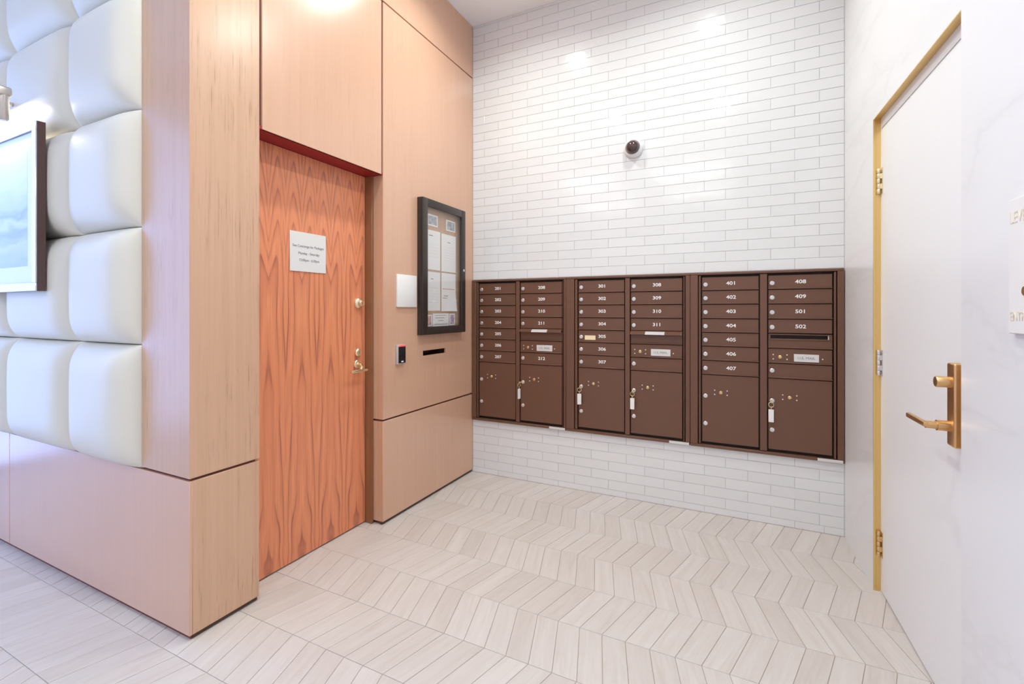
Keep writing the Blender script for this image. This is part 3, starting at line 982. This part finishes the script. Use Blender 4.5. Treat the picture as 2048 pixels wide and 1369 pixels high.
for U in UNITS:
    un = thing('mailbox_unit', U['label'], 'mailbox', group='banks of wall mailboxes')
    x0, x1, i0, i1 = U['x0'], U['x1'], U['in0'], U['in1']
    zi0, zi1 = 0.452, 1.560
    YT = YB - 0.026
    # outer trim
    fr = MB()
    fr.box(x0, x1, YT, YB + 0.002, zi1, MZ1, bev=0.002)
    fr.box(x0, x1, YT, YB + 0.002, MZ0, zi0, bev=0.002)
    fr.box(x0, i0, YT, YB + 0.002, zi0, zi1, bev=0.002)
    fr.box(i1, x1, YT, YB + 0.002, zi0, zi1, bev=0.002)
    fr.build('frame', 'bronze', un, True)
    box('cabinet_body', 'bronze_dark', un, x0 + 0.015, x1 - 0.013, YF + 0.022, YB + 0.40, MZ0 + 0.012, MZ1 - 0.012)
    # inner door frame, a step behind the trim
    la, lb = U['L']
    ra, rb = U['R']
    nf = MB()
    g = 0.006
    for (a, b) in ((i0 + g, la - 0.006), (lb + 0.0045, ra - 0.0045), (rb + 0.006, i1 - g)):
        if b - a > 0.002:
            nf.box(a, b, YF - 0.007, YF + 0.022, zi0 + 0.004, zi1 - 0.004, bev=0.0012)
    nf.build('door_frame', 'bronze', un, True)
    rails = MB()
    # left column
    for k, num in enumerate(U['left']):
        z1, z0 = ZSEP[k], ZSEP[k + 1]
        d = panel_door(un, 'mailbox_door', la, lb, z0, z1)
        add_lock(d, la + 0.023, (z0 + z1) / 2 - 0.006)
        lettering('number', num, 0.0315, 'ink_white', d, ((la + lb) / 2 + 0.008, YF - 0.0006, (z0 + z1) / 2 - 0.001), BACK, sx=1.22, bold=0.0006)
        box('door_hem', 'bronze', d, la + 0.001, lb - 0.001, YF - 0.006, YF + 0.004, z0 + 0.001, z0 + 0.0085, bev=0.0015)
        if num == '305':
            o = box('sticker', 'sticker', d, la + 0.050, la + 0.130, YF - 0.0012, YF - 0.0002, z0 + 0.018, z0 + 0.050)
            o['label'] = 'cream paper sticker beside the number'
    d = panel_door(un, 'parcel_door', la, lb, ZSEP[8], ZSEP[7])
    add_lock(d, la + 0.023, 0.770)
    add_lock(d, la + 0.023, 0.590)
    screws(d, la + 0.115, 0.796)
    # right column
    for k, num in enumerate(U['right']):
        z1, z0 = ZSEP[k], ZSEP[k + 1]
        d = panel_door(un, 'mailbox_door', ra, rb, z0, z1)
        add_lock(d, ra + 0.023, (z0 + z1) / 2 - 0.006)
        lettering('number', num, 0.0315, 'ink_white', d, ((ra + rb) / 2 + 0.006, YF - 0.0006, (z0 + z1) / 2 - 0.001), BACK, sx=1.22, bold=0.0006)
        if k < 3:
            box('door_hem', 'bronze', d, ra + 0.001, rb - 0.001, YF - 0.006, YF + 0.004, z0 + 0.001, z0 + 0.0085, bev=0.0015)
    # letter slot panel
    z1, z0 = ZSEP[4], ZSEP[5]
    if U['lip']:
        d = box('slot_panel', 'bronze', un, ra + 0.0025, rb - 0.0025, YF + 0.004, YF + 0.020, z0 + 0.003, z1 - 0.020)
        lip = MB().prism([(YF + 0.004, z1 + 0.001), (YF - 0.026, z1 - 0.014), (YF - 0.027, z1 - 0.024), (YF - 0.022, z1 - 0.024), (YF + 0.004, z1 - 0.008)], 0, ra + 0.001, rb - 0.001).build('slot_flap', 'bronze', d)
        lw = 0.064
        cxx = (ra + rb) / 2 - 0.005
        mb = MB()
        mb.add([(cxx - lw, YF - 0.0085, z1 - 0.0042), (cxx + lw, YF - 0.0085, z1 - 0.0042), (cxx + lw, YF - 0.0252, z1 - 0.0128), (cxx - lw, YF - 0.0252, z1 - 0.0128),
                (cxx - lw, YF - 0.0090, z1 - 0.0034), (cxx + lw, YF - 0.0090, z1 - 0.0034), (cxx + lw, YF - 0.0268, z1 - 0.0125), (cxx - lw, YF - 0.0268, z1 - 0.0125),
                (cxx - lw, YF - 0.0280, z1 - 0.0240), (cxx + lw, YF - 0.0280, z1 - 0.0240)],
               [(4, 5, 6, 7), (7, 6, 9, 8), (0, 1, 5, 4), (0, 4, 7, 3), (1, 2, 6, 5)])
        mb.build('slot_label', 'silver_label', d)
    else:
        sl = MB()
        a, b = ra + 0.0025, rb - 0.0025
        sa, sb, sz0, sz1 = ra + 0.014, rb - 0.022, 1.1555, 1.1765
        sl.box(a, b, YF, YF + 0.020, z0 + 0.003, sz0)
        sl.box(a, b, YF, YF + 0.020, sz1, z1 - 0.003)
        sl.box(a, sa, YF, YF + 0.020, sz0, sz1)
        sl.box(sb, b, YF, YF + 0.020, sz0, sz1)
        d = sl.build('slot_panel', 'bronze', un)
        rim = MB()
        rim.box(a, b, YF - 0.005, YF + 0.002, sz1 + 0.002, sz1 + 0.0075, bev=0.0015)
        rim.box(a, b, YF - 0.005, YF + 0.002, sz0 - 0.0085, sz0 - 0.003, bev=0.0015)
        rim.build('slot_rim', 'bronze', d, True)
        box('slot_edge', 'silver_label', d, sb - 0.0015, sb + 0.003, YF - 0.001, YF + 0.001, sz0 - 0.001, sz1 + 0.001)
    box('door_hem', 'bronze', d, ra + 0.001, rb - 0.001, YF - 0.006, YF + 0.004, z0 + 0.001, z0 + 0.0085, bev=0.0015)
    # carrier lock panel
    z1, z0 = ZSEP[5], ZSEP[6]
    d = panel_door(un, 'carrier_panel', ra, rb, z0, z1)
    screws(d, ra + 0.066, 1.042)
    link('screw', cached('screw', screw_mesh), d, (ra + 0.286, YF, 1.037))
    pl = box('name_plate', 'silver_label', d, ra + 0.139, ra + 0.268, YF - 0.0025, YF + 0.001, 1.017, 1.063, bev=0.0008)
    lettering('lettering', 'U.S. MAIL', 0.0205, 'ink_grey', pl, (ra + 0.2035, YF - 0.0032, 1.040), BACK, sx=1.1)
    box('door_hem', 'bronze', d, ra + 0.001, rb - 0.001, YF - 0.006, YF + 0.004, z0 + 0.001, z0 + 0.0085, bev=0.0015)
    # low box
    z1, z0 = ZSEP[6], ZSEP[7]
    d = panel_door(un, 'mailbox_door', ra, rb, z0, z1)
    add_lock(d, ra + 0.023, (z0 + z1) / 2)
    if U['low']:
        lettering('number', U['low'], 0.0315, 'ink_white', d, ((ra + rb) / 2 + 0.006, YF - 0.0006, (z0 + z1) / 2 + 0.002), BACK, sx=1.22, bold=0.0006)
    box('door_hem', 'bronze', d, ra + 0.001, rb - 0.001, YF - 0.006, YF + 0.004, z0 + 0.001, z0 + 0.0085, bev=0.0015)
    d = panel_door(un, 'parcel_door', ra, rb, ZSEP[8], ZSEP[7])
    add_lock(d, ra + 0.023, 0.770)
    add_lock(d, ra + 0.023, 0.590)
    screws(d, ra + 0.117, 0.796)
    # maker's strip on the bottom trim
    ms = box('data_strip', 'silver_label', un, x1 - 0.132, x1 - 0.006, YT - 0.0015, YT + 0.001, MZ0 + 0.001, MZ0 + 0.017)
    ms['label'] = 'silver strip on the bottom trim'


def key(x, turn, label):
    z = 0.770
    k = thing('locker_key', label, 'key', (x, YF - 0.008, z), group='keys left in the parcel locker locks')
    MB().box(-0.0012, 0.0012, -0.030, 0.001, -0.004, 0.004).build('blade', 'brass', k)
    MB().tube([(-0.0013, -0.026, -0.003), (0.0013, -0.026, -0.003)], [0.011, 0.011], 20).build('bow', 'brass', k, True)
    c, s = math.cos(turn), math.sin(turn)
    MB().ring((-0.004, -0.027, -0.020), (s, -c, 0), 0.0145, 0.0018).build('ring', 'brass_pale', k, True)
    mb = MB()
    mb.tube([(-0.004, -0.027, -0.034), (-0.004, -0.027, -0.050)], 0.0025, 10)
    mb.build('link', 'brass_pale', k, True)
    t = MB().box(-0.0145, 0.0145, -0.002, 0.002, -0.078, 0.0, bev=0.0012)
    o = t.build('tag', 'plate_white', k, True, (-0.004, -0.027, -0.049), (0, 0, turn))
    return k


key(UNITS[0]['R'][0] + 0.010, math.radians(72), 'brass key with white tag turned edge on, in the mailbox bank beside the wood panelling')
key(UNITS[1]['L'][0] + 0.023, math.radians(30), 'brass key with white tag in the left locker of the middle mailbox bank')
key(UNITS[1]['R'][0] + 0.023, 0.0, 'brass key with white tag in the right locker of the middle mailbox bank')
key(UNITS[2]['R'][0] + 0.020, 0.0, 'brass key with white tag in the mailbox bank beside the marble wall')

# ------------------------------------------------------------------ dome camera on the tiles
cm = thing('security_camera', 'white round dome camera on the tile wall above the mailboxes', 'camera', (-0.672, YB - 0.006, 2.462))
MB().tube([(0, 0, 0), (0, -0.016, 0), (0, -0.024, 0), (0, -0.034, 0), (0, -0.038, 0)], [0.066, 0.066, 0.062, 0.054, 0.050], 40).build('base', 'cam_white', cm, True)
MB().ring((0, -0.037, 0), (0, 1, 0), 0.0475, 0.0035, 40, 10).build('trim_ring', 'dome_ring', cm, True)
prof = [(0, -0.036 - 0.046 * math.sin(a), 0) for a in [i * math.pi / 24 for i in range(12)] + [math.pi / 2 - 0.02]]
rad = [0.046 * math.cos(a) for a in [i * math.pi / 24 for i in range(12)] + [math.pi / 2 - 0.02]]
MB().tube(prof, rad, 36).build('dome', 'dome', cm, True)

# ------------------------------------------------------------------ notice board and the things around it
nb = thing('notice_board', 'dark framed glazed notice board on the wood wall', 'notice board', (XL, 2.82, 1.16))
BY0, BY1, BZ0, BZ1, BD = 2.555 - 2.82, 3.095 - 2.82, 0.0, 0.943, 0.050
fw = 0.055
cs = MB()
cs.box(0.0005, BD - 0.014, BY0, BY0 + 0.012, BZ0, BZ1)
cs.box(0.0005, BD - 0.014, BY1 - 0.012, BY1, BZ0, BZ1)
cs.box(0.0005, BD - 0.014, BY0 + 0.012, BY1 - 0.012, BZ0, BZ0 + 0.012)
cs.box(0.0005, BD - 0.014, BY0 + 0.012, BY1 - 0.012, BZ1 - 0.012, BZ1)
cs.build('case', 'black_frame', nb)
box('backing', 'cork', nb, 0.0005, 0.006, BY0 + 0.012, BY1 - 0.012, BZ0 + 0.012, BZ1 - 0.012)
nb_d = MB()
x0, x1 = BD - 0.013, BD
nb_d.box(x0, x1, BY0, BY0 + fw, BZ0, BZ1, bev=0.003, seg=2)
nb_d.box(x0, x1, BY1 - fw, BY1, BZ0, BZ1, bev=0.003, seg=2)
nb_d.box(x0, x1, BY0 + fw - 0.003, BY1 - fw + 0.003, BZ0, BZ0 + fw, bev=0.003, seg=2)
nb_d.box(x0, x1, BY0 + fw - 0.003, BY1 - fw + 0.003, BZ1 - fw, BZ1, bev=0.003, seg=2)
dd = nb_d.build('door_frame', 'black_frame', nb, True)
box('glass', 'glass', nb, BD - 0.010, BD - 0.007, BY0 + fw - 0.004, BY1 - fw + 0.004, BZ0 + fw - 0.004, BZ1 - fw + 0.004)
MB().tube([(BD - 0.001, BY1 - 0.028, 0.478), (BD + 0.004, BY1 - 0.028, 0.478), (BD + 0.005, BY1 - 0.028, 0.478)], [0.010, 0.010, 0.008], 18).build('lock', 'steel', dd, True)

PX = XL + 0.0065


def sheet(name, label, cat, y0, y1, z0, z1, mat='paper', lines=(), curl=0.0, group='papers behind the notice board glass'):
    """a sheet pinned to the backing; the lower far corner may curl out"""
    o = thing(name, label, cat, (PX, 0, 0), group=group)
    mb = MB()
    n = 6
    v, f = [], []
    for j in range(n + 1):
        for i in range(n + 1):
            u, t = i / n, j / n
            lift = curl * max(0, u - 0.3) * max(0, 0.5 - t)
            v.append((0.0012 + lift, y0 + (y1 - y0) * u + lift * 0.3, z0 + (z1 - z0) * t))
    m_ = (n + 1)
    for j in range(n):
        for i in range(n):
            f.append((j * m_ + i, j * m_ + i + 1, (j + 1) * m_ + i + 1, (j + 1) * m_ + i))
    off = len(v)
    v += [(p[0] - 0.0009, p[1], p[2]) for p in v]
    f += [tuple(off + i for i in q[::-1]) for q in list(f)]
    edge = [i for i in range(m_)] + [j * m_ + n for j in range(1, m_)] + [n * m_ + i for i in range(n - 1, -1, -1)] + [j * m_ for j in range(n - 1, 0, -1)]
    for k in range(len(edge)):
        a, b = edge[k], edge[(k + 1) % len(edge)]
        f.append((a, a + off, b + off, b))
    mb.add(v, f)
    mb.build('page', mat, o)
    for (ly, lz, lw, lh, lm) in lines:
        MB().box(0.0013, 0.0016, ly - lw / 2, ly + lw / 2, lz - lh / 2, lz + lh / 2).build('printed_line', lm, o)
    return o


def framed(name, label, cat, y0, y1, z0, z1, mat):
    o = thing(name, label, cat, (PX, 0, 0), group='small pictures behind the notice board glass')
    MB().box(0.0003, 0.0014, y0, y1, z0, z1).build('card', 'paper', o)
    MB().box(0.0014, 0.0018, y0 + 0.012, y1 - 0.012, z0 + 0.010, z1 - 0.010).build('picture', mat, o)
    return o


framed('photo_print', 'white bordered grey photo at the top left of the notice board', 'photo', 2.657, 2.783, 1.930, 2.012, 'photo_grey')
framed('photo_print', 'white bordered grey photo at the top right of the notice board', 'photo', 2.888, 3.012, 1.926, 2.008, 'photo_grey')
G = 'ink_grey'
LG = 'silver_label'
sheet('notice_sheet', 'white notice in the upper left of the board with a short heading', 'paper', 2.650, 2.814, 1.619, 1.900, lines=[(2.70, 1.862, 0.045, 0.006, G)] + [(2.735, 1.80 - 0.022 * i, 0.10, 0.0025, LG) for i in range(5)])
sheet('notice_sheet', 'white notice in the upper right of the board with a centred heading', 'paper', 2.830, 3.020, 1.617, 1.896, lines=[(2.925, 1.838, 0.04, 0.005, G)] + [(2.92, 1.80 - 0.02 * i, 0.11, 0.0025, LG) for i in range(6)])
sheet('notice_sheet', 'white notice in the lower left of the board with faint lines', 'paper', 2.650, 2.814, 1.326, 1.604, lines=[(2.715, 1.553, 0.03, 0.005, G)] + [(2.735, 1.49 - 0.021 * i, 0.12, 0.0025, LG) for i in range(6)])
sheet('notice_sheet', 'white notice in the lower right of the board with a pink line and curled corner', 'paper', 2.830, 3.018, 1.322, 1.606, lines=[(2.925, 1.488, 0.16, 0.006, 'ink_pink'), (2.92, 1.436, 0.12, 0.005, G), (2.925, 1.420, 0.16, 0.004, G), (2.925, 1.395, 0.03, 0.004, G)], curl=0.03)
cd = sheet('note_card', 'white card with handwritten lines at the foot of the notice board', 'card', 2.722, 2.925, 1.213, 1.306, lines=[(2.82, 1.292, 0.14, 0.003, G), (2.81, 1.274, 0.11, 0.004, G), (2.82, 1.254, 0.07, 0.004, G), (2.825, 1.228, 0.17, 0.004, G)])
framed('picture_card', 'purple and orange picture card left of the handwritten card', 'card', 2.640, 2.715, 1.216, 1.298, 'photo_purple')
framed('picture_card', 'pink and blue picture card right of the handwritten card', 'card', 2.934, 3.008, 1.216, 1.304, 'photo_pink')

wp = thing('wall_plate', 'blank white wall plate between the door and the notice board', 'wall plate', (XL, 2.437, 1.35))
box('plate', 'plate_white', wp, 0.0003, 0.012, -0.099, 0.099, 0.0, 0.212, bev=0.002, seg=2)

cr = thing('card_reader', 'black and silver card reader with a red light on the wood wall', 'card reader', (XL, 2.372, 0.983))
box('housing', 'reader_silver', cr, 0.0003, 0.020, -0.038, 0.038, 0.0, 0.124, bev=0.003, seg=2)
box('face', 'black', cr, 0.016, 0.0235, -0.034, 0.034, 0.006, 0.112, bev=0.002, seg=2)
box('light_bar', 'red_lamp', cr, 0.016, 0.0235, -0.033, 0.033, 0.112, 0.1205, bev=0.002, seg=2)
box('emblem', 'ink_white', cr, 0.0235, 0.0238, -0.010, 0.012, 0.012, 0.020)

ds = thing('door_sign', 'square silver sign with concierge hours on the rosewood door', 'sign', (XD, 1.7755, 1.537))
box('plate', 'sign_silver', ds, 0.0003, 0.005, -0.1165, 0.1165, 0.0, 0.211, bev=0.0008)
lettering('lettering', 'See Concierge for Packages', 0.0190, 'ink_grey', ds, (0.0055, 0, 0.136), LEFT, sx=0.95)
lettering('lettering', 'Monday - Saturday', 0.0190, 'ink_grey', ds, (0.0055, 0.002, 0.098), LEFT, sx=0.95)
lettering('lettering', '12:00pm - 6:30pm', 0.0190, 'ink_grey', ds, (0.0055, 0.004, 0.062), LEFT, sx=0.95)

# ------------------------------------------------------------------ framed picture and its light on the padded wall
pf = thing('framed_picture', 'silver framed grey blue print hung on the padded wall', 'picture', (-3.365, 0.974, 1.421))
W2, FH, FW = 0.387, 0.803, 0.040
b = MB()
for (a, c, d, e) in ((-W2, W2, 0, FW), (-W2, W2, FH - FW, FH), (-W2, -W2 + FW, FW, FH - FW), (W2 - FW, W2, FW, FH - FW)):
    b.box(a, c, 0.006, 0.036, d, e)
b.build('frame_side', 'frame_side', pf)
for (a, c, d, e) in ((-W2, W2, 0, FW), (-W2, W2, FH - FW, FH), (-W2, -W2 + FW, FW, FH - FW), (W2 - FW, W2, FW, FH - FW)):
    MB().box(a, c, 0.0, 0.006, d, e, bev=0.0015).build('frame_bar', 'frame_silver', pf, True)
box('mat_board', 'mat_board', pf, -W2 + FW - 0.004, W2 - FW + 0.004, 0.014, 0.017, FW - 0.004, FH - FW + 0.004)
MB().box(-3.365 - 0.258 + 3.365, 0.258, 0.0125, 0.0138, 0.123, 0.675).build('print', 'art', pf)
pf.children[-1].data.transform(Matrix.Translation((0, 0, 1.421)))
pf.children[-1].location.z = -1.421
box('glass', 'glass', pf, -W2 + FW - 0.004, W2 - FW + 0.004, 0.007, 0.009, FW - 0.004, FH - FW + 0.004)

plg = thing('picture_light', 'nickel picture light above the silver framed print', 'lamp', (-3.30, 0.90, 2.30))
MB().box(-0.32, 0.225, -0.028, 0.028, 0.030, 0.075, bev=0.010, seg=3).build('lamp_head', 'nickel', plg, True)
MB().tube([(0.205, 0.004, 0.045), (0.205, 0.004, -0.075), (0.205, 0.004, -0.083)], [0.018, 0.018, 0.013], 20).build('end_knob', 'nickel', plg, True)
MB().tube([(-0.06, 0.0, 0.055), (-0.06, 0.05, 0.085), (-0.06, 0.112, 0.085)], 0.010, 14).build('arm', 'nickel', plg, True)
la = bpy.data.lights.new('picture_lamp', 'AREA')
la.shape = 'RECTANGLE'
la.size, la.size_y = 0.48, 0.03
la.energy = PICTURE_LIGHT_W
la.color = (1.0, 0.93, 0.84)
lo = bpy.data.objects.new('picture_lamp', la)
COL.objects.link(lo)
lo.parent = plg
lo.location = (-0.05, 0.0, 0.026)
lo.rotation_euler = (math.radians(38), 0, 0)

# ------------------------------------------------------------------ recessed downlights (their reflections show in the glazed tiles)
spots = [(-1.37, 2.42), (-0.22, 2.44), (-1.37, 0.98), (-0.20, 0.90)]
for x, y in spots:
    d = thing('recessed_downlight', 'round recessed ceiling downlight', 'downlight', (x, y, CEIL), group='ceiling downlights')
    MB().ring((0, 0, -0.001), (0, 0, 1), 0.072, 0.006, 32, 8).build('trim_ring', 'lamp_trim', d, True)
    MB().tube([(0, 0, -0.002), (0, 0, -0.0005)], 0.066, 28).build('lens', 'lamp_disc', d)
    l = bpy.data.lights.new('downlight', 'AREA')
    l.shape = 'DISK'
    l.size = 0.12
    l.energy = DOWNLIGHT_W
    l.spread = math.radians(150)
    l.color = DOWNLIGHT_COL
    lo = bpy.data.objects.new('downlight', l)
    COL.objects.link(lo)
    lo.parent = d
    lo.location = (0, 0, -0.003)

# unseen fill panels behind the photographer, added to raise the ambient light
for x, y in ((-0.75, -1.7), (-2.6, -1.7), (-0.75, -3.4), (-2.6, -3.4)):
    d = thing('added_fill_panel', 'added flat fill panel behind the camera', 'fill light', (x, y, CEIL), group='added fill panels')
    fr = MB()
    for (a, b, c, e) in ((-0.62, 0.62, -0.32, -0.30), (-0.62, 0.62, 0.30, 0.32), (-0.62, -0.60, -0.30, 0.30), (0.60, 0.62, -0.30, 0.30)):
        fr.box(a, b, c, e, -0.03, -0.0005)
    fr.build('frame', 'lamp_trim', d)
    box('diffuser', 'fill_disc', d, -0.60, 0.60, -0.30, 0.30, -0.012, -0.002)
    l = bpy.data.lights.new('fill_lamp', 'AREA')
    l.shape = 'RECTANGLE'
    l.size, l.size_y = 1.18, 0.58
    l.energy = FILL_W
    l.color = FILL_COL
    lo = bpy.data.objects.new('fill_lamp', l)
    COL.objects.link(lo)
    lo.parent = d
    lo.location = (0, 0, -0.016)
